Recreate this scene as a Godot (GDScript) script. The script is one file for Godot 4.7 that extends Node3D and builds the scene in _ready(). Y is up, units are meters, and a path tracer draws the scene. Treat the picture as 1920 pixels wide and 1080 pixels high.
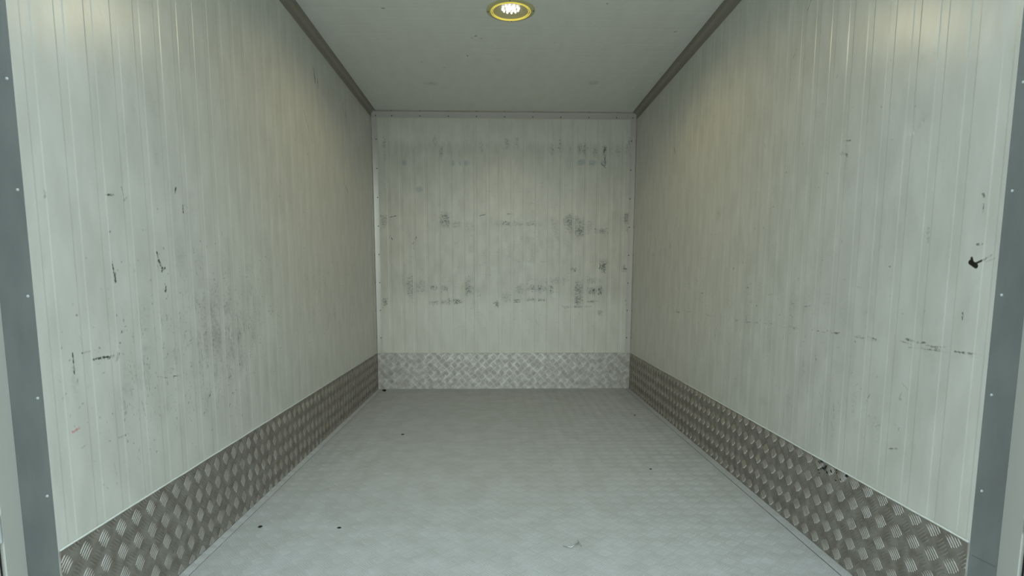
extends Node3D
# An empty box van body seen through its open rear doors. Metres, y up, bed floor at y = 0, the camera looks along -z.

const HALF := 1.075          # half the inner width
const HEIGHT := 2.273        # inner height
const FRONT := -1.2988       # rear door frame, the end nearest the camera
const BACK := -4.8816        # bulkhead
const KICK := 0.309          # height of the tread plate kick strips
const PITCH := 0.067         # repeat of the five-bar tread pattern
const RIB := 0.1015          # repeat of the wall profile

var rng := RandomNumberGenerator.new()
var M := {}

func _ready() -> void:
	# ---- camera
	var cam := Camera3D.new()
	cam.name = "camera"
	add_child(cam)
	cam.transform = Transform3D(Basis(Vector3(0.999681, 0.002083, 0.025183), Vector3(0.000913, 0.992968, -0.118378), Vector3(-0.025253, 0.118363, 0.992649)), Vector3(-0.0602, 0.9398, 0.0))
	var near := 0.05
	cam.set_frustum(near * 1080.0 / 1086.13, Vector2(0.0, near * 110.76 / 1086.13), near, 100.0)
	cam.current = true
	# ---- sky and exposure
	var sm := ProceduralSkyMaterial.new()
	sm.sky_top_color = Color(0.805, 0.895, 0.932)
	sm.sky_horizon_color = Color(0.86, 0.93, 0.935)
	sm.sky_curve = 0.2
	sm.ground_bottom_color = Color(0.30, 0.31, 0.30)
	sm.ground_horizon_color = Color(0.5, 0.53, 0.52)
	sm.sun_angle_max = 1.0
	var sky := Sky.new()
	sky.sky_material = sm
	var env := Environment.new()
	env.background_mode = Environment.BG_SKY
	env.sky = sky
	env.tonemap_mode = Environment.TONE_MAPPER_LINEAR
	env.tonemap_exposure = 3.9
	env.sdfgi_enabled = true
	env.ssao_enabled = true
	env.ssil_enabled = true
	var we := WorldEnvironment.new()
	we.name = "environment"
	we.environment = env
	add_child(we)
	# ---- the place
	rng.seed = 4711
	materials()
	outside()
	shell()
	kick_plates()
	frame_and_doors()
	corner_angles()
	ceiling_lamp()
	litter()


# ------------------------------------------------------------------ helpers
func tag(o: Node, label: String, category := "", kind := "", group := "") -> Node:
	o.set_meta("label", label)
	if category: o.set_meta("category", category)
	if kind: o.set_meta("kind", kind)
	if group: o.set_meta("group", group)
	return o

func base(called: String, at := Vector3.ZERO) -> Node3D:
	var o := Node3D.new()
	o.name = called
	o.position = at
	add_child(o, true)
	return o

func put(called: String, mesh: Mesh, mat: Material, parent: Node = self, xf := Transform3D()) -> MeshInstance3D:
	var o := MeshInstance3D.new()
	o.name = called
	o.mesh = mesh
	o.material_override = mat
	o.transform = xf
	parent.add_child(o, true)
	return o

func tool() -> SurfaceTool:
	var st := SurfaceTool.new()
	st.begin(Mesh.PRIMITIVE_TRIANGLES)
	st.set_smooth_group(-1)
	return st

func done(st: SurfaceTool) -> ArrayMesh:
	st.generate_normals()
	return st.commit()

# a quad seen from the side that n points to
func quad(st: SurfaceTool, a: Vector3, b: Vector3, c: Vector3, d: Vector3, n: Vector3, uv := []) -> void:
	var p := [a, b, c, d]
	var order := [0, 1, 2, 0, 2, 3]
	if (b - a).cross(c - a).dot(n) > 0.0 or ((b - a).cross(c - a).is_zero_approx() and (c - a).cross(d - a).dot(n) > 0.0):
		order = [0, 2, 1, 0, 3, 2]
	for i in order:
		if uv:
			st.set_uv(uv[i])
			st.set_uv2(uv[i + 4] if uv.size() > 4 else uv[i])
		st.add_vertex(p[i])

# a box with chamfered edges (c = 0 gives a plain one)
func add_box(st: SurfaceTool, lo: Vector3, hi: Vector3, c := 0.0) -> void:
	var m := (lo + hi) / 2
	var h := (hi - lo) / 2
	for ax in 3:
		var u := (ax + 1) % 3
		var v := (ax + 2) % 3
		for s in [-1.0, 1.0]:
			var q := []
			for k in [[-1, -1], [1, -1], [1, 1], [-1, 1]]:
				var p := Vector3.ZERO
				p[ax] = s * h[ax]
				p[u] = k[0] * (h[u] - c)
				p[v] = k[1] * (h[v] - c)
				q.append(m + p)
			var n := Vector3.ZERO
			n[ax] = s
			quad(st, q[0], q[1], q[2], q[3], n)
			if c > 0.0:
				for t in [-1.0, 1.0]:  # edge between the faces s on ax and t on u
					var e := []
					for k in [[0, -1], [0, 1], [1, 1], [1, -1]]:
						var p := Vector3.ZERO
						p[ax] = s * (h[ax] - (c if k[0] == 1 else 0.0))
						p[u] = t * (h[u] - (0.0 if k[0] == 1 else c))
						p[v] = k[1] * (h[v] - c)
						e.append(m + p)
					n = Vector3.ZERO
					n[ax] = s
					n[u] = t
					quad(st, e[0], e[1], e[2], e[3], n)
	if c > 0.0:
		for sx in [-1.0, 1.0]:
			for sy in [-1.0, 1.0]:
				for sz in [-1.0, 1.0]:
					var s3 := Vector3(sx, sy, sz)
					var a := m + Vector3(sx * h.x, sy * (h.y - c), sz * (h.z - c))
					var b := m + Vector3(sx * (h.x - c), sy * h.y, sz * (h.z - c))
					var d := m + Vector3(sx * (h.x - c), sy * (h.y - c), sz * h.z)
					quad(st, a, b, d, d, s3)

func box(lo: Vector3, hi: Vector3, c := 0.0) -> ArrayMesh:
	var st := tool()
	add_box(st, lo.min(hi), lo.max(hi), c)
	return done(st)

# profile of Vector2(radius, height) turned round the y axis; runs outwards or downwards as given
func lathe(st: SurfaceTool, profile: Array, n := 32) -> void:
	st.set_smooth_group(1)
	for k in profile.size() - 1:
		var a: Vector2 = profile[k]
		var b: Vector2 = profile[k + 1]
		var across := Vector2(b.y - a.y, a.x - b.x)
		for i in n:
			var t0 := TAU * i / n
			var t1 := TAU * (i + 1) / n
			var d0 := Vector3(cos(t0), 0, sin(t0))
			var d1 := Vector3(cos(t1), 0, sin(t1))
			var mid := (d0 + d1).normalized()
			quad(st, d0 * a.x + Vector3.UP * a.y, d1 * a.x + Vector3.UP * a.y, d1 * b.x + Vector3.UP * b.y, d0 * b.x + Vector3.UP * b.y, mid * across.x + Vector3.UP * across.y)
	st.set_smooth_group(-1)

# ring of circular section in the plane y = 0
func add_torus(st: SurfaceTool, R: float, r: float, y: float, n := 48, k := 8) -> void:
	st.set_smooth_group(2)
	for i in n:
		for j in k:
			var p := []
			var n0 := Vector3.ZERO
			for e in [[0, 0], [1, 0], [1, 1], [0, 1]]:
				var a: float = TAU * (i + e[0]) / n
				var b: float = TAU * (j + e[1]) / k
				var d := Vector3(cos(a), 0, sin(a))
				var o := d * cos(b) + Vector3.UP * sin(b)
				n0 += o
				p.append(d * R + o * r + Vector3.UP * y)
			quad(st, p[0], p[1], p[2], p[3], n0)
	st.set_smooth_group(-1)

# round-headed rivet lying on z = 0, head towards +z
func rivet_mesh(r: float, h: float) -> ArrayMesh:
	var st := tool()
	st.set_smooth_group(3)
	var prev := []
	for k in 4:
		var a := PI / 2 * k / 3.0
		var ring := []
		for i in 12:
			var t := TAU * i / 12
			ring.append(Vector3(cos(t) * cos(a) * r, sin(t) * cos(a) * r, sin(a) * h))
		if k:
			for i in 12:
				var j := (i + 1) % 12
				quad(st, prev[i], prev[j], ring[j], ring[i], prev[i] + prev[j] + Vector3(0, 0, r))
		prev = ring
	return done(st)

# a round rod along points
func rod(st: SurfaceTool, pts: Array, r: float, n := 8, flat := 1.0) -> void:
	st.set_smooth_group(4)
	var rings := []
	for i in pts.size():
		var t: Vector3 = (pts[mini(i + 1, pts.size() - 1)] - pts[maxi(i - 1, 0)]).normalized()
		var up := Vector3.UP if absf(t.y) < 0.9 else Vector3.RIGHT
		var s := t.cross(up).normalized()
		var w := s.cross(t)
		var ring := []
		for k in n:
			var a := TAU * k / n
			ring.append(pts[i] + s * cos(a) * r + w * sin(a) * r * flat)
		rings.append(ring)
	for i in rings.size() - 1:
		for k in n:
			var j := (k + 1) % n
			quad(st, rings[i][k], rings[i][j], rings[i + 1][j], rings[i + 1][k], rings[i][k] + rings[i][j] - pts[i] * 2)
	st.set_smooth_group(-1)


# ------------------------------------------------------------------ materials
func plain(c: Color, rough: float, metal := 0.0, spec := 0.5) -> StandardMaterial3D:
	var m := StandardMaterial3D.new()
	m.albedo_color = c
	m.roughness = rough
	m.metallic = metal
	m.metallic_specular = spec
	return m

func noise_tex(freq: float, lo: Color, hi: Color, sd: int, octaves := 4) -> NoiseTexture2D:
	var n := FastNoiseLite.new()
	n.noise_type = FastNoiseLite.TYPE_SIMPLEX
	n.seed = sd
	n.frequency = freq
	n.fractal_octaves = octaves
	var g := Gradient.new()
	g.set_color(0, lo)
	g.set_color(1, hi)
	var t := NoiseTexture2D.new()
	t.width = 512
	t.height = 512
	t.seamless = true
	t.noise = n
	t.color_ramp = g
	return t

func mottled(m: StandardMaterial3D, t: Texture2D, scale: Vector3) -> void:
	m.detail_enabled = true
	m.detail_blend_mode = BaseMaterial3D.BLEND_MODE_MUL
	m.detail_uv_layer = BaseMaterial3D.DETAIL_UV_2
	m.detail_albedo = t
	m.uv2_scale = scale

const PAINT := Color(0.828, 0.820, 0.785)

func materials() -> void:
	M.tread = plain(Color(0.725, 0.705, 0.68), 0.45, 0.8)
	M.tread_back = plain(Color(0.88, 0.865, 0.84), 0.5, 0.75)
	var grime := noise_tex(0.02, Color(0.78, 0.76, 0.73), Color(1, 1, 1), 21)
	for m in [M.tread, M.tread_back]:
		m.albedo_texture = grime
		m.uv1_triplanar = true
		m.uv1_world_triplanar = true
		m.uv1_scale = Vector3(1.3, 1.3, 1.3)
	M.bed = plain(Color(0.755, 0.755, 0.745), 0.62, 0.15)
	M.bed.albedo_texture = noise_tex(0.012, Color(0.93, 0.925, 0.91), Color(1, 1, 1), 5)
	M.bed.uv1_triplanar = true
	M.bed.uv1_world_triplanar = true
	M.bed.uv1_scale = Vector3(0.9, 0.9, 0.9)
	M.angle_dark = plain(Color(0.60, 0.58, 0.535), 0.5, 0.4)
	M.angle_light = plain(Color(0.76, 0.735, 0.70), 0.5, 0.2)
	M.angle_bright = plain(Color(0.74, 0.715, 0.67), 0.24, 0.16)
	M.frame = plain(Color(0.41, 0.42, 0.405), 0.55)
	M.frame.albedo_texture = noise_tex(0.01, Color(0.90, 0.90, 0.90), Color(1, 1, 1), 8)
	M.frame.uv1_triplanar = true
	M.frame.uv1_world_triplanar = true
	M.frame.uv1_scale = Vector3(2, 0.7, 2)
	M.post = plain(Color(0.70, 0.685, 0.65), 0.5)
	M.shell = plain(Color(0.78, 0.79, 0.78), 0.4)
	M.seam = plain(Color(0.29, 0.30, 0.29), 0.7)
	M.seal = plain(Color(0.86, 0.87, 0.84), 0.5)
	M.gap = plain(Color(0.10, 0.10, 0.095), 0.9)
	M.rivet_light = plain(Color(0.66, 0.67, 0.65), 0.5, 0.2)
	M.rivet_dark = plain(Color(0.20, 0.20, 0.19), 0.6, 0.3)
	M.ply = plain(Color(0.33, 0.31, 0.27), 0.8)
	M.dark = plain(Color(0.07, 0.06, 0.055), 0.8)


# ------------------------------------------------------------------ worn paint
# A wall's picture: u metres from the door frame (bulkhead: from its left edge), v metres up. Only marks that are on the paint itself.
class Paint:
	var im: Image
	var s: float
	var w: float
	var h: float
	var rng: RandomNumberGenerator
	var noise := FastNoiseLite.new()
	var phase := 0.0
	var groove := 0.034
	var pitch := 0.1015
	func _init(width: float, height: float, per_metre: float, c: Color, r: RandomNumberGenerator) -> void:
		w = width
		h = height
		s = per_metre
		rng = r
		im = Image.create(int(w * s), int(h * s), false, Image.FORMAT_RGB8)
		im.fill(c)
		noise.frequency = 0.09
		noise.fractal_octaves = 3
		noise.seed = 3
	func blend(x: int, y: int, c: Color, a: float) -> void:
		var g := fposmod(x / s - phase, pitch)
		if g < groove: a *= 0.25  # loads rub along the proud faces, not in the grooves
		im.set_pixel(x, y, im.get_pixel(x, y).lerp(c, clampf(a, 0, 1)))
	func wipe(x: int, y: int, c: Color, a: float) -> void:
		im.set_pixel(x, y, im.get_pixel(x, y).lerp(c, a))
	# soft-edged smudge; grain breaks it up
	func smudge(u: float, v: float, ru: float, rv: float, c: Color, a: float, grain := 0.7) -> void:
		for y in range(maxi(0, int((h - v - rv) * s)), mini(im.get_height(), int((h - v + rv) * s) + 1)):
			for x in range(maxi(0, int((u - ru) * s)), mini(im.get_width(), int((u + ru) * s) + 1)):
				var d := Vector2((x / s - u) / ru, ((h - y / s) - v) / rv).length_squared()
				if d < 1.0:
					var n := noise.get_noise_2d(x * 0.6, y * 1.1) * 1.6 + 0.35
					blend(x, y, c, a * (1.0 - d) * lerpf(1.0, clampf(n, 0, 1), grain))
	func scratch(u: float, v: float, length: float, angle: float, wide: float, c: Color, a: float) -> void:
		var d := Vector2(cos(angle), sin(angle)) * length / 2
		var p0 := Vector2(u, v) - d
		var p1 := Vector2(u, v) + d
		var m := wide + 1.0 / s
		for y in range(maxi(0, int((h - maxf(p0.y, p1.y) - m) * s)), mini(im.get_height(), int((h - minf(p0.y, p1.y) + m) * s) + 1)):
			for x in range(maxi(0, int((minf(p0.x, p1.x) - m) * s)), mini(im.get_width(), int((maxf(p0.x, p1.x) + m) * s) + 1)):
				var p := Vector2((x + 0.5) / s, h - (y + 0.5) / s)
				var t := clampf((p - p0).dot(p1 - p0) / maxf((p1 - p0).length_squared(), 1e-9), 0, 1)
				var rag := 0.0 if a >= 0.85 else noise.get_noise_2d(x * 1.4 + 40.0, y * 1.4)
				var k := wide * (0.75 + 0.9 * rag)
				var far := p.distance_to(p0.lerp(p1, t))
				var cover := clampf((k - far) * s + 0.5, 0, 1)
				if cover > 0.0:
					blend(x, y, c, a * cover * clampf((3.0 if a >= 0.85 else 0.8) + 1.6 * noise.get_noise_2d(x * 1.6, y * 1.6), 0.0, 1.0))
	# scattered marks in a box; style: v upright, h level, x any way, s specks, b smudges, t streaks that run the way of the ribs
	func scatter(u0: float, v0: float, u1: float, v1: float, n: int, style: String, a: float, c := Color(0.24, 0.255, 0.23)) -> void:
		for i in n:
			var u := lerpf(u0, u1, (rng.randf() + rng.randf()) / 2 if style != "t" else rng.randf())
			var v := lerpf(v0, v1, (rng.randf() + rng.randf()) / 2 if style != "t" else rng.randf())
			var al := a * rng.randf_range(0.25, 0.9)
			match style:
				"v": scratch(u, v, rng.randf_range(0.008, 0.05), PI / 2 + rng.randf_range(-0.25, 0.25), rng.randf_range(0.0007, 0.0019), c, al)
				"h": scratch(u, v, rng.randf_range(0.01, 0.05), rng.randf_range(-0.15, 0.15), rng.randf_range(0.0008, 0.0022), c, al)
				"x": scratch(u, v, rng.randf_range(0.006, 0.03), rng.randf_range(0, PI), rng.randf_range(0.0008, 0.002), c, al)
				"s": scratch(u, v, rng.randf_range(0.002, 0.007), rng.randf_range(0, PI), rng.randf_range(0.0012, 0.003), c, al)
				"c": scratch(u, v, rng.randf_range(0.003, 0.016), 0.0 if rng.randf() < 0.6 else PI / 2, rng.randf_range(0.0012, 0.0038), c, al)
				"b": smudge(u, v, rng.randf_range(0.015, 0.05), rng.randf_range(0.02, 0.07), c, al)
				"t": scratch(u, v, rng.randf_range(0.1, 0.5), PI / 2 + rng.randf_range(-0.02, 0.02), rng.randf_range(0.001, 0.0035), c, al * 0.5)
	# an even film of dirt between two heights, ragged at both ends
	func wash(v0: float, v1: float, c: Color, a: float) -> void:
		for x in im.get_width():
			var e := 0.05 * noise.get_noise_1d(x * 0.7)
			for y in range(int((h - v1 - e) * s), int((h - v0 - e) * s)):
				var v := h - y / s + e
				wipe(x, y, c, a * clampf(minf((v - v0) * 7.0, (v1 - v) * 14.0), 0.0, 1.0) * clampf(0.9 + 0.5 * noise.get_noise_2d(x * 0.25, y * 0.08), 0.5, 1.2))
	func finish() -> ImageTexture:
		return ImageTexture.create_from_image(im)

func paint_material(p: Paint, sd: int, low := Color(0.93, 0.928, 0.92)) -> StandardMaterial3D:
	var m := plain(Color.WHITE, 0.3)
	m.albedo_texture = p.finish()
	m.texture_repeat = true
	mottled(m, noise_tex(0.018, low, Color(1, 1, 1), sd), Vector3(0.9, 0.33, 1))
	return m

func paint_left() -> StandardMaterial3D:
	var p := Paint.new(FRONT - BACK, HEIGHT, 560.0, PAINT, rng)
	p.phase = 1.431 + FRONT
	var dark := Color(0.17, 0.18, 0.165)
	p.scatter(0.05, 0.3, 3.5, 2.1, 70, "t", 0.10)
	p.scatter(0.4, 0.4, 1.4, 1.1, 60, "b", 0.12)
	p.scatter(0.5, 0.45, 1.25, 1.0, 190, "v", 0.42)
	p.scatter(0.45, 0.4, 1.3, 1.05, 110, "x", 0.45)
	p.scatter(0.2, 0.36, 1.5, 1.2, 120, "s", 0.5)
	p.scatter(0.02, 0.33, 1.6, 1.15, 260, "s", 0.55)
	p.scatter(0.3, 0.4, 1.5, 1.05, 240, "c", 0.30)
	p.scatter(0.6, 0.55, 1.2, 0.95, 40, "b", 0.13)
	p.scatter(0.0, 0.3, 0.8, 0.9, 90, "s", 0.5)
	p.scatter(0.02, 0.32, 2.6, 1.9, 60, "b", 0.07)
	p.scatter(0.05, 0.35, 0.6, 0.9, 46, "v", 0.35)
	p.scatter(0.05, 0.35, 0.6, 0.9, 30, "x", 0.35)
	p.scatter(0.0, 0.5, 0.7, 0.85, 16, "b", 0.12)
	p.scatter(1.2, 0.35, 3.4, 0.95, 110, "s", 0.5)
	p.scatter(1.2, 0.4, 2.6, 1.0, 70, "v", 0.3)
	p.scatter(1.7, 0.55, 3.3, 0.85, 26, "b", 0.14)
	p.scatter(1.0, 0.33, 3.55, 1.5, 230, "s", 0.9)
	p.scatter(1.6, 1.3, 3.4, 2.1, 90, "s", 0.7)
	p.scatter(1.8, 1.4, 3.2, 1.9, 24, "x", 0.4)
	p.scatter(0.6, 1.2, 2.0, 2.0, 40, "v", 0.16)
	p.scatter(0.0, 1.0, 0.9, 1.9, 14, "b", 0.06)
	# the marks that stand out one by one
	for q in [[0.28, 1.155, 0.03, 0.1, 0.0032], [0.345, 1.152, 0.016, 0.6, 0.003], [0.335, 1.172, 0.025, 1.9, 0.0015], [0.48, 1.0, 0.03, 1.9, 0.0035], [0.49, 0.98, 0.028, 2.2, 0.005], [0.505, 0.965, 0.02, 0.5, 0.004], [0.51, 0.907, 0.014, 1.2, 0.006], [0.272, 0.965, 0.03, 1.7, 0.0028], [0.277, 0.94, 0.022, 1.5, 0.004],
			[0.60, 1.214, 0.016, 1.2, 0.004], [0.64, 1.16, 0.02, 1.4, 0.005], [0.66, 1.17, 0.022, 2.8, 0.0018], [0.195, 0.735, 0.055, 0.0, 0.0032], [0.235, 0.733, 0.02, 0.1, 0.005], [0.262, 0.730, 0.012, 1.2, 0.006], [0.06, 1.124, 0.012, 1.3, 0.0045], [0.255, 0.513, 0.026, 0.0, 0.003], [0.145, 0.757, 0.03, 0.05, 0.0022],
			[0.10, 0.735, 0.05, 1.57, 0.002], [2.17, 1.76, 0.05, 1.5, 0.004], [2.68, 1.61, 0.08, 1.6, 0.006], [2.72, 1.54, 0.11, 2.75, 0.003], [2.10, 2.06, 0.07, 1.9, 0.010], [2.16, 2.03, 0.05, 1.7, 0.006], [2.70, 2.05, 0.06, 1.8, 0.006], [2.78, 2.0, 0.06, 2.0, 0.010], [0.20, 1.94, 0.008, 1.0, 0.003], [0.55, 0.69, 0.05, 1.35, 0.002], [0.36, 0.56, 0.06, 1.85, 0.002],
			[0.74, 0.53, 0.03, 0.7, 0.0026], [0.46, 0.64, 0.05, 2.9, 0.0016], [0.54, 0.63, 0.04, 2.95, 0.0014], [1.95, 1.75, 0.2, 2.3, 0.002]]:
		p.scratch(q[0], q[1], q[2], q[3], q[4], dark, 0.8)
	p.scatter(0.255, 0.72, 0.35, 0.86, 8, "s", 0.6, dark)
	p.scratch(0.09, 0.575, 0.024, 0.15, 0.004, Color(0.78, 0.50, 0.47), 0.7)
	for q in [Vector2(1.95, 0.79), Vector2(3.2, 0.63), Vector2(2.9, 0.68), Vector2(2.2, 0.72)]:
		p.scatter(q.x - 0.1, q.y - 0.05, q.x + 0.1, q.y + 0.05, 10, "x", 0.5)
	return paint_material(p, 11)

func paint_right() -> StandardMaterial3D:
	var p := Paint.new(FRONT - BACK, HEIGHT, 560.0, PAINT, rng)
	p.phase = 1.512 + FRONT
	var dark := Color(0.17, 0.17, 0.155)
	p.scatter(0.05, 0.3, 3.5, 2.1, 60, "t", 0.10)
	p.scatter(0.1, 0.35, 1.4, 1.0, 34, "b", 0.08)
	p.scatter(0.6, 1.0, 2.8, 1.6, 26, "b", 0.07)
	p.scatter(1.0, 0.35, 3.3, 1.0, 90, "v", 0.22)
	p.scatter(0.1, 0.35, 3.4, 1.1, 90, "s", 0.4)
	p.scatter(0.1, 0.8, 2.2, 1.0, 34, "h", 0.34)
	p.scatter(0.1, 0.35, 0.9, 0.7, 22, "x", 0.34)
	p.scatter(0.02, 0.32, 3.3, 1.2, 200, "s", 0.45)
	p.scatter(0.02, 0.4, 2.6, 1.1, 110, "c", 0.26)
	p.scatter(0.02, 0.32, 2.6, 1.9, 60, "b", 0.07)
	p.scatter(0.8, 0.33, 3.55, 1.5, 150, "s", 0.8)
	p.scatter(0.2, 1.0, 3.4, 2.1, 90, "s", 0.6)
	p.scatter(1.5, 1.6, 3.2, 2.1, 18, "b", 0.10)
	p.scatter(1.8, 1.0, 3.4, 1.3, 16, "x", 0.3)
	p.scatter(2.2, 1.05, 3.2, 1.2, 12, "b", 0.16)
	# a load edge has rubbed along the wall in a broken level line
	for i in 64:
		var u := rng.randf_range(0.04, 2.9)
		p.scratch(u, 0.76 + 0.004 * sin(u * 3.0) - 0.008 * u + rng.randf_range(-0.006, 0.006), rng.randf_range(0.01, 0.07), rng.randf_range(-0.08, 0.08), rng.randf_range(0.0008, 0.0022), dark, rng.randf_range(0.12, 0.45))
	for q in [[0.735, 0.757, 0.05, 0.0, 0.0026], [0.61, 0.76, 0.05, -0.1, 0.003], [0.42, 0.762, 0.04, 0.1, 0.0034], [0.25, 0.772, 0.05, 0.1, 0.0042], [0.215, 0.771, 0.03, -0.1, 0.0036], [0.155, 0.767, 0.05, -0.1, 0.003], [0.085, 0.762, 0.03, 0.0, 0.003], [0.9, 0.845, 0.03, -0.1, 0.002], [0.8, 0.84, 0.04, -0.12, 0.0018],
			[2.33, 0.73, 0.09, 0.0, 0.006], [0.62, 1.385, 0.04, 0.2, 0.003], [0.63, 1.345, 0.035, 0.3, 0.008], [0.727, 1.302, 0.02, 0.3, 0.003], [0.91, 1.93, 0.05, -0.9, 0.003], [1.0, 1.79, 0.035, -0.8, 0.002], [0.225, 1.055, 0.03, 1.4, 0.009], [0.058, 1.135, 0.01, 1.0, 0.004], [0.056, 1.022, 0.016, 0.0, 0.003], [0.055, 1.105, 0.02, 1.57, 0.002],
			[0.29, 0.457, 0.035, -0.3, 0.0024], [0.42, 0.575, 0.04, -1.0, 0.002], [0.086, 0.85, 0.016, 1.5, 0.004], [2.78, 0.36, 0.1, 1.1, 0.004], [1.32, 0.9, 0.05, 0.0, 0.003], [0.72, 0.66, 0.016, 1.0, 0.004], [1.9, 0.86, 0.03, 0.0, 0.005], [0.59, 0.5, 0.05, 1.4, 0.0015], [2.5, 1.75, 0.04, 1.0, 0.008], [2.9, 1.2, 0.1, 1.2, 0.005]]:
		p.scratch(q[0], q[1], q[2], q[3], q[4] * 0.8, dark, 0.5)
	# black daub like a short arrow beside the frame
	var ink := Color(0.075, 0.05, 0.045)
	p.scratch(0.069, 0.976, 0.020, 0.5, 0.0075, ink, 0.95)
	p.scratch(0.072, 0.982, 0.018, 1.2, 0.0040, ink, 0.9)
	p.scratch(0.052, 0.981, 0.034, PI - 0.35, 0.0030, ink, 0.85)
	p.scratch(0.026, 0.993, 0.016, PI - 0.4, 0.0032, ink, 0.8)
	p.scratch(0.022, 0.984, 0.024, PI - 0.3, 0.0016, ink, 0.5)
	return paint_material(p, 12)

func paint_back() -> StandardMaterial3D:
	var p := Paint.new(HALF * 2, HEIGHT, 620.0, Color(0.872, 0.852, 0.805), rng)
	p.phase = 1.327 - 13 * RIB
	p.groove = 0.030
	var dark := Color(0.16, 0.165, 0.145)
	var o := HALF
	p.scatter(0.05, 0.5, 2.1, 2.08, 60, "t", 0.24)
	p.wash(0.70, 2.06, Color(0.45, 0.44, 0.38), 0.13)
	# grey soiling between hip and head height, stronger to the right
	p.scatter(0.1, 0.7, 2.1, 1.5, 60, "b", 0.10)
	p.scatter(1.1, 1.2, 2.1, 1.5, 30, "b", 0.14)
	p.scatter(0.1, 0.45, 2.1, 1.5, 110, "s", 0.6, dark)
	p.scatter(0.1, 0.7, 2.1, 1.5, 120, "h", 0.30)
	p.scatter(0.1, 1.4, 2.1, 1.75, 70, "h", 0.22)
	p.scatter(0.2, 0.4, 2.0, 0.75, 60, "h", 0.22)
	p.scatter(0.1, 1.85, 2.1, 2.05, 30, "v", 0.3)
	# rows where stacked loads have struck
	for q in [[-0.488, 1.425, 0.07, 0.07, 1.0], [-0.45, 1.38, 0.14, 0.04, 0.6], [-0.291, 1.36, 0.07, 0.06, 0.3], [0.018, 1.385, 0.14, 0.025, 0.7], [0.2, 1.385, 0.1, 0.02, 0.5], [0.55, 1.42, 0.08, 0.06, 1.0], [0.62, 1.38, 0.16, 0.07, 0.6], [0.63, 1.32, 0.08, 0.05, 0.9], [0.80, 1.33, 0.07, 0.03, 0.8], [1.02, 1.43, 0.04, 0.06, 1.0], [1.04, 1.34, 0.03, 0.03, 0.8],
			[-0.99, 1.41, 0.04, 0.06, 0.6], [-0.78, 0.87, 0.05, 0.12, 0.8], [-0.70, 0.87, 0.06, 0.08, 0.5], [-0.59, 0.86, 0.04, 0.03, 0.6], [-0.50, 0.86, 0.04, 0.03, 0.6], [-0.451, 0.745, 0.06, 0.04, 0.7], [-0.40, 0.745, 0.05, 0.03, 0.9], [-0.55, 0.735, 0.1, 0.025, 0.5], [-0.32, 0.86, 0.05, 0.10, 0.8], [-0.27, 0.84, 0.09, 0.05, 0.5], [-0.06, 0.72, 0.03, 0.04, 0.8],
			[0.02, 0.78, 0.07, 0.06, 0.4], [0.14, 0.85, 0.06, 0.05, 0.6], [0.27, 0.855, 0.1, 0.04, 0.9], [0.38, 0.84, 0.04, 0.06, 0.8], [0.25, 0.76, 0.13, 0.02, 0.7], [0.10, 0.75, 0.05, 0.02, 0.6], [0.62, 0.84, 0.06, 0.10, 1.0], [0.62, 0.75, 0.05, 0.05, 1.0], [0.60, 0.70, 0.16, 0.015, 0.6], [0.75, 0.835, 0.07, 0.04, 1.0], [0.79, 0.84, 0.05, 0.05, 1.0], [0.74, 0.92, 0.12, 0.03, 0.4],
			[0.74, 0.745, 0.06, 0.012, 0.7], [0.83, 1.03, 0.03, 0.05, 1.0], [0.82, 1.08, 0.06, 0.03, 0.5], [1.0, 1.02, 0.04, 0.04, 0.8], [0.58, 1.01, 0.03, 0.03, 0.8], [1.04, 0.75, 0.025, 0.05, 1.0], [0.8, 0.65, 0.04, 0.03, 0.6], [-1.0, 0.74, 0.03, 0.05, 0.8], [0.42, 0.92, 0.14, 0.04, 0.4]]:
		p.smudge(o + q[0], q[1], q[2] * 0.9, q[3] * 0.9, dark, 0.38 * q[4], 0.85)
		var n := int(8 * q[4] + q[2] * 50)
		p.scatter(o + q[0] - q[2], q[1] - q[3], o + q[0] + q[2], q[1] + q[3], n * 2, "c", 0.85 * q[4], dark)
		p.scatter(o + q[0] - q[2], q[1] - q[3], o + q[0] + q[2], q[1] + q[3], n, "s", 1.0 * q[4], dark)
	# head-high smears on each proud band
	for q in [[-0.97, 2.03, 0.7], [-0.96, 1.93, 0.5], [-0.56, 2.05, 0.7], [-0.52, 1.96, 0.7], [-0.45, 1.98, 0.5], [-0.19, 2.0, 0.4], [0.02, 2.03, 0.7], [0.10, 2.04, 0.5], [0.38, 1.98, 0.7], [0.46, 2.02, 1.0], [0.62, 1.99, 0.8], [0.66, 1.98, 1.0], [0.74, 1.97, 0.8], [0.82, 1.97, 1.2], [0.93, 1.97, 0.6], [1.03, 2.06, 0.8], [1.01, 2.0, 0.5]]:
		p.smudge(o + q[0], q[1], 0.024, 0.06, dark, 0.20 * q[2], 0.9)
		p.scatter(o + q[0] - 0.025, q[1] - 0.05, o + q[0] + 0.025, q[1] + 0.06, 9, "c", 0.5 * q[2], dark)
		p.scatter(o + q[0] - 0.025, q[1] - 0.09, o + q[0] + 0.025, q[1] + 0.05, 7, "v", 0.4 * q[2], dark)
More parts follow.
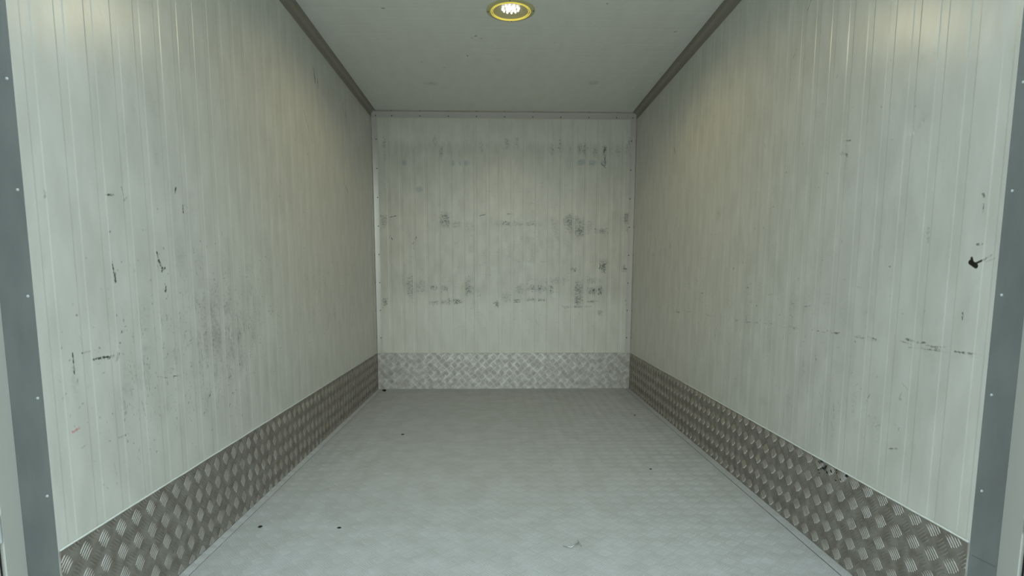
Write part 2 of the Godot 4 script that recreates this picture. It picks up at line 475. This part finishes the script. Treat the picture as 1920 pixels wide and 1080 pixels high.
	for q in [[0.82, 1.985, 0.03, 1.3, 0.009], [0.825, 1.90, 0.08, 1.6, 0.004], [0.81, 1.86, 0.06, 2.4, 0.003], [0.67, 1.99, 0.03, 0.7, 0.006], [-0.735, 1.265, 0.02, 1.0, 0.007], [-0.755, 1.225, 0.02, 1.0, 0.007], [-0.75, 1.19, 0.03, 1.4, 0.005], [-0.945, 1.28, 0.02, 1.0, 0.005], [-0.93, 1.26, 0.02, 2.0, 0.004], [0.58, 1.01, 0.035, 2.3, 0.007], [0.80, 1.035, 0.03, 1.2, 0.007], [0.835, 1.05, 0.03, 0.5, 0.008],
			[-0.18, 1.455, 0.05, 0.2, 0.004], [-0.92, 1.44, 0.07, 0.2, 0.004], [0.05, 1.465, 0.05, 0.0, 0.003], [0.27, 0.57, 0.04, 1.9, 0.004]]:
		p.scratch(o + q[0], q[1], q[2], q[3], q[4], dark, 0.75)
	# faint blue rubs
	var blue := Color(0.40, 0.50, 0.60)
	for q in [[-0.83, 1.87, 0.045], [-0.70, 1.66, 0.04], [-0.33, 1.87, 0.05], [-0.43, 1.87, 0.03], [0.63, 1.885, 0.045], [0.81, 1.88, 0.04], [0.72, 1.88, 0.04]]:
		p.smudge(o + q[0], q[1], q[2], 0.03, blue, 0.40, 0.5)
	# old scuffs down to bare white
	for q in [[-0.09, 0.80, 0.05], [-0.05, 1.30, 0.03], [0.40, 0.80, 0.08], [0.22, 1.05, 0.04], [-0.10, 1.02, 0.03]]:
		p.smudge(o + q[0], q[1], q[2], 0.025, Color(0.88, 0.88, 0.85), 0.4, 0.4)
	return paint_material(p, 13, Color(0.95, 0.948, 0.94))

func paint_ceiling() -> StandardMaterial3D:
	var p := Paint.new(HALF * 2, FRONT - BACK, 300.0, Color(0.885, 0.88, 0.85), rng)
	p.pitch = 100.0
	p.groove = 0.0
	for q in [[-0.18, 3.40, 0.8], [-0.20, 3.43, 0.4], [-0.15, 3.43, 0.35], [-0.24, 3.69, 0.75], [-0.24, 3.78, 0.35], [-0.53, 3.80, 0.3], [-0.40, 3.89, 0.5], [0.27, 3.48, 0.3], [-0.63, 3.08, 0.6], [0.91, 3.31, 0.4], [0.48, 3.0, 0.4]]:
		p.scratch(HALF + q[0], p.h - (q[1] + FRONT), 0.010, rng.randf_range(0, 3), 0.005, Color(0.16, 0.16, 0.15), q[2])
	p.smudge(HALF - 0.52, p.h - (4.2 + FRONT), 0.06, 0.04, Color(0.4, 0.42, 0.38), 0.3)
	p.smudge(HALF + 0.60, p.h - (4.15 + FRONT), 0.04, 0.06, Color(0.4, 0.42, 0.38), 0.3)
	p.scatter(0.1, 0.1, 2.0, 2.6, 14, "s", 0.4)
	return paint_material(p, 14, Color(0.97, 0.97, 0.965))


# ------------------------------------------------------------------ body shell
# depth of the panel's grooves at s metres along it
func groove(s: float, phase: float, wide: float, deep: float) -> float:
	var g := fposmod(s - phase, RIB)
	return deep * clampf(minf(g, wide - g) / 0.005, 0.0, 1.0) if g < wide else 0.0

func profile_stops(from: float, to: float, phase: float, wide: float, extra := []) -> Array:
	var r := [from, to]
	var k := floorf((from - phase) / RIB)
	while phase + k * RIB < to:
		for e in [0.0, 0.005, wide - 0.005, wide]:
			var s = phase + k * RIB + e
			if s > from + 0.001 and s < to - 0.001: r.append(s)
		k += 1
	for e in extra:
		if e > from + 0.001 and e < to - 0.001: r.append(e)
	r.sort()
	return r

# a profiled skin over stops us x vs; where(u, v, depth) gives the point, depth going into the wall
func skin(us: Array, vs: Array, where: Callable, deep: Callable, n: Vector3, tex: Callable, skip := Rect2(), smooth := Rect2()) -> ArrayMesh:
	var st := tool()
	for i in us.size() - 1:
		for j in vs.size() - 1:
			var c := Vector2((us[i] + us[i + 1]) / 2, (vs[j] + vs[j + 1]) / 2)
			if skip.has_point(c): continue
			st.set_smooth_group(9 if smooth.has_point(c) else -1)
			var p := []
			var uv := []
			for e in [[0, 0], [1, 0], [1, 1], [0, 1]]:
				var u: float = us[i + e[0]]
				var v: float = vs[j + e[1]]
				p.append(where.call(u, v, deep.call(u, v)))
				uv.append(tex.call(u, v))
			for e in [[0, 0], [1, 0], [1, 1], [0, 1]]:
				uv.append(Vector2(us[i + e[0]], -vs[j + e[1]]))
			quad(st, p[0], p[1], p[2], p[3], n, uv)
	st.generate_normals()
	return st.commit()

func side_wall(called: String, side: float, phase: float, joints: Array, mat: Material, label: String) -> void:
	var w := base(called)
	tag(w, label, "wall", "structure")
	var length := FRONT - BACK
	var dent := Vector2(0.298, 1.345)
	var edges := [0.0] + joints + [length]
	for k in edges.size() - 1:
		var a: float = edges[k] + (0.0003 if k else 0.0)
		var b: float = edges[k + 1] - (0.0003 if k < edges.size() - 2 else 0.0)
		var has_dent := side > 0 and dent.x > a and dent.x < b
		var vs := [0.0, HEIGHT]
		var extra := []
		if has_dent:
			for i in 25:
				vs.append(dent.y - 0.072 + 0.006 * i)
				extra.append(dent.x - 0.072 + 0.006 * i)
			vs.sort()
		var us := profile_stops(a, b, phase + FRONT, 0.034, extra)
		var deep := func(u: float, v: float) -> float:
			var d := groove(u, phase + FRONT, 0.034, 0.0006)
			if has_dent:  # a knock in the sheet: a sharp crease in a soft hollow
				var q := Vector2(u, v) - dent
				var r := q.length()
				if r < 0.07:
					d += 0.0045 * pow(1.0 - r / 0.07, 1.6) * (0.6 + 0.4 * signf(q.y + 0.6 * q.x))
			return d
		var mesh := skin(us, vs, func(u, v, d): return Vector3(side * (HALF + d), v, FRONT - u), deep, Vector3(-side, 0, 0),
			func(u, v): return Vector2(u / length, 1.0 - v / HEIGHT), Rect2(), Rect2(dent - Vector2(0.072, 0.072), Vector2(0.144, 0.144)) if has_dent else Rect2())
		put("wall_panel", mesh, mat, w)
	put("outer_skin", box(Vector3(side * (HALF + 0.006), -0.08, FRONT), Vector3(side * (HALF + 0.065), HEIGHT + 0.065, BACK - 0.06)), M.shell, w)
	var st := tool()  # bead of sealant along the top of the kick plate
	var pts := []
	for i in 61:
		pts.append(Vector3(side * (HALF - 0.0015 - 0.0012 * rng.randf()), KICK + 0.0015 + 0.001 * rng.randf(), lerpf(FRONT, BACK, i / 60.0)))
	rod(st, pts, 0.0024, 6)
	put("sealant_bead", done(st), M.seal, w)

func shell() -> void:
	side_wall("wall_left", -1.0, 1.431, [], paint_left(), "scuffed off-white ribbed wall panelling on the left side of the van body")
	side_wall("wall_right", 1.0, 1.512, [2.62 + FRONT], paint_right(), "off-white ribbed wall panelling on the right side, with a dent and a black daub")
	# bulkhead
	var w := base("wall_back")
	tag(w, "off-white ribbed bulkhead wall at the far end, soiled in level bands", "wall", "structure")
	var mb := paint_back()
	var edges := [0.0, 0.822, HALF * 2]
	for k in 2:
		var us := profile_stops(edges[k] + (0.0005 if k else 0.0), edges[k + 1] - (0.0005 if k == 0 else 0.0), 1.327, 0.030)
		put("wall_panel", skin(us, [0.0, HEIGHT], func(u, v, d): return Vector3(u - HALF, v, BACK - d), func(u, v): return groove(u, 1.327, 0.030, 0.0009), Vector3(0, 0, 1),
			func(u, v): return Vector2(u / (HALF * 2), 1.0 - v / HEIGHT)), mb, w)
	put("outer_skin", box(Vector3(-HALF - 0.005, -0.08, BACK - 0.006), Vector3(HALF + 0.005, HEIGHT + 0.065, BACK - 0.06)), M.shell, w)
	# ceiling with a hole for the lamp
	var c := base("ceiling")
	tag(c, "plain grey-white ceiling panelling with faint cross ribs", "ceiling", "structure")
	var hole := Rect2(LAMP.x - 0.083, FRONT - LAMP.z - 0.083, 0.166, 0.166)
	var vs := profile_stops(0.0, FRONT - BACK, 0.035, 0.030, [hole.position.y, hole.end.y])
	var us2 := [-HALF, hole.position.x, hole.end.x, HALF]
	put("ceiling_panel", skin(us2, vs, func(u, v, d): return Vector3(u, HEIGHT + d, FRONT - v), func(_u, v): return groove(v, 0.035, 0.030, 0.00035), Vector3(0, -1, 0),
		func(u, v): return Vector2((u + HALF) / (HALF * 2), v / (FRONT - BACK)), hole), paint_ceiling(), c)
	put("outer_skin", box(Vector3(-HALF - 0.005, HEIGHT + 0.03, FRONT), Vector3(HALF + 0.005, HEIGHT + 0.065, BACK - 0.005)), M.shell, c)
	# bed floor
	var f := base("floor")
	tag(f, "worn silver five-bar tread plate floor of the van body", "floor", "structure")
	var lo := Vector2(-1.0388, BACK + 0.052)
	var hi := Vector2(1.033, FRONT - 0.01)
	put("floor_plate", box(Vector3(lo.x, -0.004, lo.y), Vector3(hi.x, 0.0, hi.y), 0.0008), M.bed, f)
	put("floor_deck", box(Vector3(-HALF, -0.08, BACK), Vector3(HALF, -0.008, FRONT)), M.gap, f)
	treads(f, M.bed, Transform3D(Basis(Vector3.RIGHT, Vector3.FORWARD, Vector3.UP), Vector3(0, 0.0, FRONT)), Rect2(lo.x, FRONT - hi.y, hi.x - lo.x, hi.y - lo.y), Vector2(0.01, 0.02), 0.00055, 2.6, func(q: Vector2) -> float: return q.y if q.y > 0.5 else 9.0)


# ------------------------------------------------------------------ tread plate
# One bar: a low ridge with pointed ends. Local plane x, y; out along z.
func add_bar(st: SurfaceTool, a: Vector2, b: Vector2, wide: float, high: float) -> void:
	var d := (b - a).normalized()
	var s := Vector2(-d.y, d.x)
	var m := (a + b) / 2
	var L := a.distance_to(b) / 2
	var low := [m - d * L, m - d * L * 0.55 + s * wide, m + d * L * 0.55 + s * wide, m + d * L, m + d * L * 0.55 - s * wide, m - d * L * 0.55 - s * wide]
	var top := [m - d * (L - wide), m - d * L * 0.5 + s * wide * 0.3, m + d * L * 0.5 + s * wide * 0.3, m + d * (L - wide), m + d * L * 0.5 - s * wide * 0.3, m - d * L * 0.5 - s * wide * 0.3]
	for i in 6:
		var j := (i + 1) % 6
		var o: Vector2 = (low[i] + low[j]) / 2 - m
		quad(st, Vector3(low[i].x, low[i].y, 0), Vector3(low[j].x, low[j].y, 0), Vector3(top[j].x, top[j].y, high), Vector3(top[i].x, top[i].y, high), Vector3(o.x, o.y, 0.3 * wide))
	for q in [[0, 1, 2, 3], [0, 3, 4, 5]]:
		quad(st, Vector3(top[q[0]].x, top[q[0]].y, high), Vector3(top[q[1]].x, top[q[1]].y, high), Vector3(top[q[2]].x, top[q[2]].y, high), Vector3(top[q[3]].x, top[q[3]].y, high), Vector3(0, 0, 1))

# the five bars of one lug as [from, to], round its middle
func lug_bars(turned: bool) -> Array:
	var d := Vector2(1, -1 if turned else 1).normalized()
	var s := Vector2(-d.y, d.x)
	var r := []
	for k in range(-2, 3):
		var slip := 0.0012 * k
		r.append([s * k * 0.0082 - d * (0.0195 - 0.0014 * absf(k)) + d * slip, s * k * 0.0082 + d * (0.0195 - 0.0014 * absf(k)) + d * slip])
	return r

# Lugs over a rectangle of the local plane. The nearest 300 whole ones stand as parts of their own, the rest are one part.
func treads(parent: Node3D, mat: Material, xf: Transform3D, area: Rect2, origin: Vector2, high: float, wide_mm: float, rank: Callable, most := 300) -> void:
	var meshes := []
	for t in 2:
		var st := tool()
		for b in lug_bars(t == 1): add_bar(st, b[0], b[1], wide_mm / 1000.0, high)
		meshes.append(done(st))
	var whole := []
	var rest := tool()
	var some := false
	var inner := area.grow(-0.001)
	var core := inner.grow(-0.017) if minf(inner.size.x, inner.size.y) > 0.036 else Rect2(inner.get_center(), Vector2.ZERO)
	var i0 := int(floorf((area.position.x - origin.x) / PITCH)) - 1
	var j0 := int(floorf((area.position.y - origin.y) / PITCH)) - 1
	for i in range(i0, int((area.end.x - origin.x) / PITCH) + 2):
		for j in range(j0, int((area.end.y - origin.y) / PITCH) + 2):
			for t in 2:
				var at := origin + Vector2(i + 0.5 * t, j + 0.5 * t) * PITCH
				if core.has_point(at):
					whole.append([rank.call(at), at, t])
				elif inner.grow(0.03).has_point(at):
					for b in lug_bars(t == 1):
						var cut := clip(at + b[0], at + b[1], inner)
						if cut.size():
							add_bar(rest, cut[0], cut[1], wide_mm / 1000.0, high)
							some = true
	whole.sort_custom(func(a, b): return a[0] < b[0])
	for k in whole.size():
		var at: Vector2 = whole[k][1]
		if k < most:
			put("tread_lug", meshes[whole[k][2]], mat, parent, xf * Transform3D(Basis(), Vector3(at.x, at.y, 0)))
		else:
			for b in lug_bars(whole[k][2] == 1): add_bar(rest, at + b[0], at + b[1], wide_mm / 1000.0, high)
			some = true
	if some:
		put("tread_lugs", done(rest), mat, parent, xf).set_meta("kind", "stuff")

func clip(a: Vector2, b: Vector2, r: Rect2) -> Array:
	var t0 := 0.0
	var t1 := 1.0
	var d := b - a
	for ax in 2:
		if absf(d[ax]) < 1e-9: continue
		var k0: float = (r.position[ax] - a[ax]) / d[ax]
		var k1: float = (r.end[ax] - a[ax]) / d[ax]
		t0 = maxf(t0, minf(k0, k1))
		t1 = minf(t1, maxf(k0, k1))
	return [a + d * t0, a + d * t1] if (t1 - t0) * d.length() > 0.008 else []

func kick_plates() -> void:
	var length := FRONT - BACK
	for side in [-1.0, 1.0]:
		var k := base("baseboard_left" if side < 0 else "baseboard_right")
		tag(k, "dull grey five-bar tread plate kick strip along the %s wall" % ("left" if side < 0 else "right"), "kick plate", "structure")
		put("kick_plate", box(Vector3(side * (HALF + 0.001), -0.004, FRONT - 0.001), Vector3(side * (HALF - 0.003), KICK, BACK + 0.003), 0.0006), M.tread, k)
		put("floor_flange", box(Vector3(side * (HALF - 0.003), -0.004, FRONT - 0.001), Vector3(side * (HALF - (0.034 if side < 0 else 0.038)), 0.0, BACK + 0.003), 0.0006), M.bed, k)
		# local x runs from the frame to the back on the left wall, the other way on the right
		var turn := Basis(Vector3(0, 0, -1), Vector3.UP, Vector3(1, 0, 0)) if side < 0 else Basis(Vector3(0, 0, 1), Vector3.UP, Vector3(-1, 0, 0))
		var xf := Transform3D(turn, Vector3(side * (HALF - 0.003), 0, FRONT if side < 0 else BACK))
		treads(k, M.tread, xf, Rect2(0, 0.0, length, KICK), Vector2(0.0158 if side < 0 else 0.02, 0.0034 if side < 0 else 0.0604), 0.0020, 2.7, func(q: Vector2) -> float: return q.x if side < 0 else -q.x)
		# embossing that runs on over the flange, half trodden flat
		var flat := Transform3D(Basis(Vector3.RIGHT, Vector3.FORWARD, Vector3.UP), Vector3(0, 0, FRONT))
		var x0: float = -HALF + 0.004 if side < 0 else HALF - 0.037
		treads(k, M.bed, flat, Rect2(x0, 0.002, 0.032 if side < 0 else 0.033, length - 0.01), Vector2(x0 + 0.016, 0.03), 0.0008, 2.6, func(q: Vector2) -> float: return q.y, 0)
		if side > 0:  # a crust of dirt under the sealant bead
			var st := tool()
			for q in [[0.297, -1.940, 0.016], [0.290, -1.915, 0.011], [0.300, -1.90, 0.008], [0.283, -1.93, 0.007], [0.291, -1.868, 0.012], [0.276, -1.890, 0.009], [0.266, -1.952, 0.006], [0.302, -1.79, 0.010], [0.285, -1.815, 0.007], [0.274, -1.85, 0.005], [0.30, -1.845, 0.006]]:
				for j in 2:
					var c := Vector3(HALF - 0.0032, q[0] + rng.randf_range(-0.006, 0.006), q[1] + rng.randf_range(-0.008, 0.008))
					var ring := []
					for e in 8: ring.append(Vector3(0, sin(TAU * e / 8.0) * 0.6, cos(TAU * e / 8.0)) * q[2] * rng.randf_range(0.45, 1.0))
					for e in 8: quad(st, c - Vector3(0.0022, 0, 0), c + ring[e], c + ring[(e + 1) % 8], c + ring[(e + 1) % 8], Vector3(-1, 0, 0))
			put("dirt_crust", done(st), M.dark, k)
	var b := base("baseboard_back")
	tag(b, "bright silver five-bar tread plate kick strip across the far bulkhead", "kick plate", "structure")
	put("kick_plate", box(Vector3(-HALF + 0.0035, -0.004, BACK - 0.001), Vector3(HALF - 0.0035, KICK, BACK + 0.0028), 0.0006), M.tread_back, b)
	put("floor_flange", box(Vector3(-HALF + 0.036, -0.004, BACK + 0.0028), Vector3(HALF - 0.04, 0.0, BACK + 0.046), 0.0006), M.bed, b)
	treads(b, M.tread_back, Transform3D(Basis(), Vector3(0, 0, BACK + 0.0028)), Rect2(-HALF + 0.004, 0.0, HALF * 2 - 0.008, KICK), Vector2(-1.03, 0.0034), 0.0020, 2.7, func(q: Vector2) -> float: return absf(q.x))


# ------------------------------------------------------------------ rear frame and doors
func frame_and_doors() -> void:
	var rivet := rivet_mesh(0.0036, 0.0024)
	for side in [-1.0, 1.0]:
		var which := "left" if side < 0 else "right"
		var t := base("trim_1" if side < 0 else "trim_2")
		tag(t, "flat dark grey steel door post with bright rivets beside the %s wall" % which, "door frame", "structure")
		put("post_face", box(Vector3(side * (HALF + 0.0002), -0.12, FRONT + 0.0005), Vector3(side * 1.149, HEIGHT + 0.1, FRONT - 0.0085), 0.0008), M.frame, t)
		put("rebate", box(Vector3(side * 1.1485, -0.12, FRONT + 0.055), Vector3(side * 1.21, HEIGHT + 0.1, FRONT - 0.05), 0.002), M.post, t)
		for k in range(-2, 6):
			var y := 0.898 + 0.2272 * k if side < 0 else 0.9035 + 0.232 * k
			if y > 0: put("rivet", rivet, M.rivet_light, t, Transform3D(Basis(), Vector3(side * (1.0873 if side < 0 else 1.0905), y, FRONT + 0.0005)))
		if side > 0: put("weld_seam", box(Vector3(-0.034, -0.0006, 0), Vector3(0.034, 0.0006, 0.0006)), M.seam, t, Transform3D(Basis(Vector3(0, 0, 1), -0.46), Vector3(1.1125, 0.264, FRONT + 0.0003)))
		# door leaf swung open in line with the wall, reaching past the camera
		var d := base("door_1" if side < 0 else "door_2")
		tag(d, "pale inner face of the open rear door at the %s edge" % which, "door", "structure")
		var swing := Transform3D(Basis(Vector3.UP, 0.0), Vector3(side * 1.1525, 0, FRONT + 0.062))
		put("door_leaf", box(Vector3(0, -0.10, 0), Vector3(side * 0.048, HEIGHT + 0.05, 1.05), 0.003), M.post, d, swing)
		put("door_seal", box(Vector3(side * 1.156, -0.10, FRONT + 0.0562), Vector3(side * 1.195, HEIGHT + 0.05, FRONT + 0.0618)), M.gap, d)
		for y in [0.39, 1.15, 1.9]:
			var st := tool()
			rod(st, [Vector3(side * 1.1515, y - 0.03, FRONT + 0.0585), Vector3(side * 1.1515, y + 0.03, FRONT + 0.0585)], 0.0045, 10)
			put("hinge", done(st), M.rivet_light, d)
	var h := base("trim_3")
	tag(h, "dark grey steel header of the rear door frame above the view", "door frame", "structure")
	put("header_face", box(Vector3(-1.2, HEIGHT, FRONT + 0.055), Vector3(1.2, HEIGHT + 0.1, FRONT - 0.05), 0.002), M.frame, h)
	var s := base("trim_4")
	tag(s, "steel sill of the rear door frame below the view", "door frame", "structure")
	put("sill_face", box(Vector3(-1.075, -0.12, FRONT + 0.03), Vector3(1.075, -0.001, FRONT - 0.0095), 0.002), M.frame, s)


# ------------------------------------------------------------------ corner angles
# an angle of two thin legs meeting in a rounded corner, swept from a to b; p, q are the legs' directions
func angle_mesh(a: Vector3, b: Vector3, p: Vector3, q: Vector3, lp: float, lq: float, thick: float, r := 0.006) -> ArrayMesh:
	var st := tool()
	var n := p + q
	var pts := [p * lp, p * lp + q * thick]
	for k in 5:
		var t := PI / 2 * k / 4.0
		pts.append(p * (r + thick - r * sin(t)) + q * (r + thick - r * cos(t)))
	pts.append_array([q * lq + p * thick, q * lq])
	for k in pts.size() - 1:
		st.set_smooth_group(5 if k > 0 and k < pts.size() - 2 else -1)
		var out: Vector3 = p if k == 0 else q if k == pts.size() - 2 else n
		if k == 1: out = q
		elif k == pts.size() - 3: out = p
		quad(st, a + pts[k], b + pts[k], b + pts[k + 1], a + pts[k + 1], out)
	return done(st)

func corner_angles() -> void:
	var dot := rivet_mesh(0.0046, 0.0022)
	for side in [-1.0, 1.0]:
		var which := "left" if side < 0 else "right"
		var inward := Vector3(-side, 0, 0)
		var t := base("trim_5" if side < 0 else "trim_6")
		tag(t, "dull dark angle strip along the top of the %s wall" % which, "trim", "structure")
		put("angle_strip", angle_mesh(Vector3(side * HALF, HEIGHT, FRONT), Vector3(side * HALF, HEIGHT, BACK), Vector3.DOWN, inward, 0.050, 0.040, 0.002, 0.02), M.angle_dark, t)
		# upright corner angle
		var v := base("trim_8" if side < 0 else "trim_9")
		tag(v, "%s upright aluminium corner angle at the far %s corner" % ["shiny" if side < 0 else "grey", which], "trim", "structure")
		var p := inward
		var q := Vector3(0, 0, 1)
		if side < 0:  # sprung slightly open, so that its face turns towards the doorway
			p = Vector3(1, 0, -0.085).normalized()
		put("angle_strip", angle_mesh(Vector3(side * HALF, KICK, BACK + (0.0045 if side < 0 else 0.0)), Vector3(side * HALF, HEIGHT - 0.048, BACK + (0.0045 if side < 0 else 0.0)), p, q, 0.046, 0.034, 0.0018), M.angle_bright if side < 0 else M.angle_light, v)
		for k in 8:
			var y := 0.438 + 0.2308 * k
			put("rivet", dot, M.rivet_dark, v, Transform3D(Basis(), Vector3(side * (HALF - 0.036), y, BACK + 0.0030)))
			put("rivet", dot, M.rivet_dark, v, Transform3D(Basis(Vector3(0, 0, 1), Vector3.UP, Vector3(1, 0, 0)) if side < 0 else Basis(Vector3(0, 0, -1), Vector3.UP, Vector3(-1, 0, 0)), Vector3(side * (HALF - 0.0015), y, BACK + 0.022)))
	var b := base("trim_7")
	tag(b, "pale riveted aluminium angle strip along the top of the bulkhead", "trim", "structure")
	put("angle_strip", angle_mesh(Vector3(-HALF, HEIGHT, BACK), Vector3(HALF, HEIGHT, BACK), Vector3.DOWN, Vector3(0, 0, 1), 0.050, 0.036, 0.0022), M.angle_light, b)
	for k in 11:
		var x := clampf(-1.138 + 0.2278 * k, -1.04, 1.045)
		put("rivet", dot, M.rivet_dark, b, Transform3D(Basis(), Vector3(x, HEIGHT - 0.036, BACK + 0.002)))
		put("rivet", dot, M.rivet_dark, b, Transform3D(Basis(Vector3.RIGHT, Vector3(0, 0, 1), Vector3.DOWN), Vector3(x, HEIGHT - 0.0022, BACK + 0.026)))


# ------------------------------------------------------------------ lamp
const LAMP := Vector3(0.008, HEIGHT, -3.085)

func ceiling_lamp() -> void:
	var o := base("ceiling_light", LAMP)
	tag(o, "round recessed ceiling lamp with yellowed ring and a cluster of white diodes", "ceiling light")
	var ivory := plain(Color(0.74, 0.72, 0.54), 0.35)
	var amber := plain(Color(0.95, 0.89, 0.42), 0.25)
	amber.emission_enabled = true  # the clear ring pipes the diodes' light and glows yellow
	amber.emission = Color(1.0, 0.9, 0.4)
	amber.emission_energy_multiplier = 0.10
	var st := tool()
	lathe(st, [Vector2(0.122, 0.0), Vector2(0.122, -0.002), Vector2(0.119, -0.004), Vector2(0.104, -0.005), Vector2(0.097, -0.005)], 64)
	put("bezel", done(st), ivory, o)
	st = tool()
	add_torus(st, 0.0982, 0.0027, -0.0068, 64)
	put("outer_ring", done(st), amber, o)
	st = tool()
	lathe(st, [Vector2(0.0972, -0.0052), Vector2(0.0960, 0.003), Vector2(0.0925, 0.003), Vector2(0.0915, -0.004)], 64)
	put("shadow_gap", done(st), M.dark, o)
	st = tool()
	add_torus(st, 0.0905, 0.0022, -0.0058, 64)
	put("inner_ring", done(st), amber, o)
	st = tool()
	lathe(st, [Vector2(0.0905, -0.0045), Vector2(0.080, 0.002), Vector2(0.060, 0.009), Vector2(0.050, 0.010), Vector2(0.0001, 0.010)], 64)
	put("reflector", done(st), plain(Color(0.70, 0.67, 0.50), 0.4), o)
	# nineteen diodes: one, six and twelve
	var led := plain(Color(1, 1, 1), 0.3)
	led.emission_enabled = true
	led.emission = Color(0.95, 0.95, 1.0)
	led.emission_energy_multiplier = 1.2
	st = tool()
	lathe(st, [Vector2(0.0043, 0.006), Vector2(0.0043, 0.0), Vector2(0.0038, -0.0022), Vector2(0.0024, -0.0038), Vector2(0.0001, -0.0044)], 14)
	var bulb := done(st)
	for ring in [[1, 0.0], [6, 0.0205], [12, 0.041]]:
		for k in ring[0]:
			var a: float = TAU * k / ring[0] + 0.13
			put("diode", bulb, led, o, Transform3D(Basis(), Vector3(cos(a) * ring[1], 0.005, sin(a) * ring[1])))
	var screw := rivet_mesh(0.0042, 0.002)
	for k in 4:
		var a := TAU * k / 4.0 + 0.06
		put("screw", screw, M.rivet_dark, o, Transform3D(Basis(Vector3.RIGHT, Vector3(0, 0, 1), Vector3.DOWN), Vector3(cos(a) * 0.113, -0.0044, sin(a) * 0.113)))
	var l := SpotLight3D.new()
	l.name = "lamp_glow"
	l.light_color = Color(1.0, 0.93, 0.74)
	l.light_energy = 0.10
	l.spot_range = 12.0
	l.spot_attenuation = 2.0
	l.spot_angle = 84.0
	l.spot_angle_attenuation = 0.4
	l.light_size = 0.045
	l.shadow_enabled = true
	o.add_child(l)
	l.position = Vector3(0, -0.012, 0)
	l.rotation_degrees = Vector3(-90, 0, 0)


# ------------------------------------------------------------------ small things on the floor
func litter() -> void:
	# a curl of swarf
	var bright := plain(Color(0.82, 0.84, 0.83), 0.25, 0.9)
	var st := tool()
	var pts := []
	for i in 15:
		var t := i / 14.0
		pts.append(Vector3(-0.028 + 0.058 * t, 0.004 + 0.010 * absf(sin(t * 7.0)) * t, 0.016 * sin(t * PI) - 0.02 * t * t))
	rod(st, pts, 0.0022, 6, 0.5)
	pts = [Vector3(0.024, 0.016, -0.022), Vector3(0.031, 0.009, -0.008), Vector3(0.037, 0.004, 0.004)]
	rod(st, pts, 0.002, 6, 0.5)
	var o := put("metal_shaving", done(st), bright, self, Transform3D(Basis(), Vector3(0.199, 0.0, -1.937)))
	tag(o, "bent sliver of shiny metal lying on the near part of the tread plate floor", "scrap")
	# crumbs of dirt
	var at := [[-0.659, -2.109, 0.006, "dark crumb on the floor in front of the left kick strip, nearest of the crumbs"], [-0.632, -3.423, 0.007, "black crumb on the far left part of the floor"],
		[0.699, -2.760, 0.006, "dark crumb on the right half of the floor, the nearer of the two there"], [0.886, -3.890, 0.007, "tiny crumb on the floor by the far end of the right kick strip"],
		[-0.96, -2.125, 0.007, "brown crumb on the floor close beside the left kick strip"], [-1.005, -4.80, 0.016, "dark flat scrap on the floor in the far left corner"]]
	for i in at.size():
		st = tool()
		var r: float = at[i][2]
		var long: float = 2.2 if r > 0.01 else 1.4
		var rings := [Vector2(0.0001, 0.62), Vector2(0.6, 0.5), Vector2(1.0, 0.2), Vector2(0.95, 0.0)]
		var off := []
		for k in 9: off.append(rng.randf_range(0.7, 1.2))
		st.set_smooth_group(6)
		for k in 3:
			for j in 9:
				var p := []
				for e in [[k, j], [k, j + 1], [k + 1, j + 1], [k + 1, j]]:
					var q: Vector2 = rings[e[0]]
					var a: float = TAU * e[1] / 9.0
					p.append(Vector3(cos(a) * q.x * r * long * off[e[1] % 9], q.y * r, sin(a) * q.x * r * off[e[1] % 9]))
				quad(st, p[0], p[1], p[2], p[3], p[2] + p[3] + Vector3.UP * r * 0.5)
		tag(put("crumb", done(st), M.dark, self, Transform3D(Basis(Vector3.UP, 0.4 * i), Vector3(at[i][0], 0.0006, at[i][1]))), at[i][3], "dirt", "", "crumbs of dirt on the floor")


# ------------------------------------------------------------------ outside
func outside() -> void:
	var asphalt := plain(Color(0.84, 0.835, 0.82), 0.9)
	var g := put("ground", box(Vector3(-20, -1.1, -14), Vector3(20, -0.95, 22)), asphalt)
	# sheds to either side of the yard
	for side in [-1.0, 1.0]:
		var x := -4.6 if side < 0 else 7.0
		var b := base("yard_shed")
		var st := tool()
		add_box(st, Vector3(minf(x, x + side * 6.0), -0.95, -13.0), Vector3(maxf(x, x + side * 6.0), 5.2, 12.0), 0.02)
		put("shed_wall", done(st), plain(Color(0.60, 0.60, 0.575), 0.85), b)
		put("shed_roof", box(Vector3(x - side * 0.3, 5.2, -13.3), Vector3(x + side * 6.3, 5.45, 12.3), 0.02), plain(Color(0.40, 0.40, 0.40), 0.8), b)
		tag(b, "plain grey shed standing in the yard %s of the van" % ("left" if side < 0 else "right"), "building", "structure")
	tag(g, "grey yard surface that the van stands on, behind the camera", "ground", "structure")
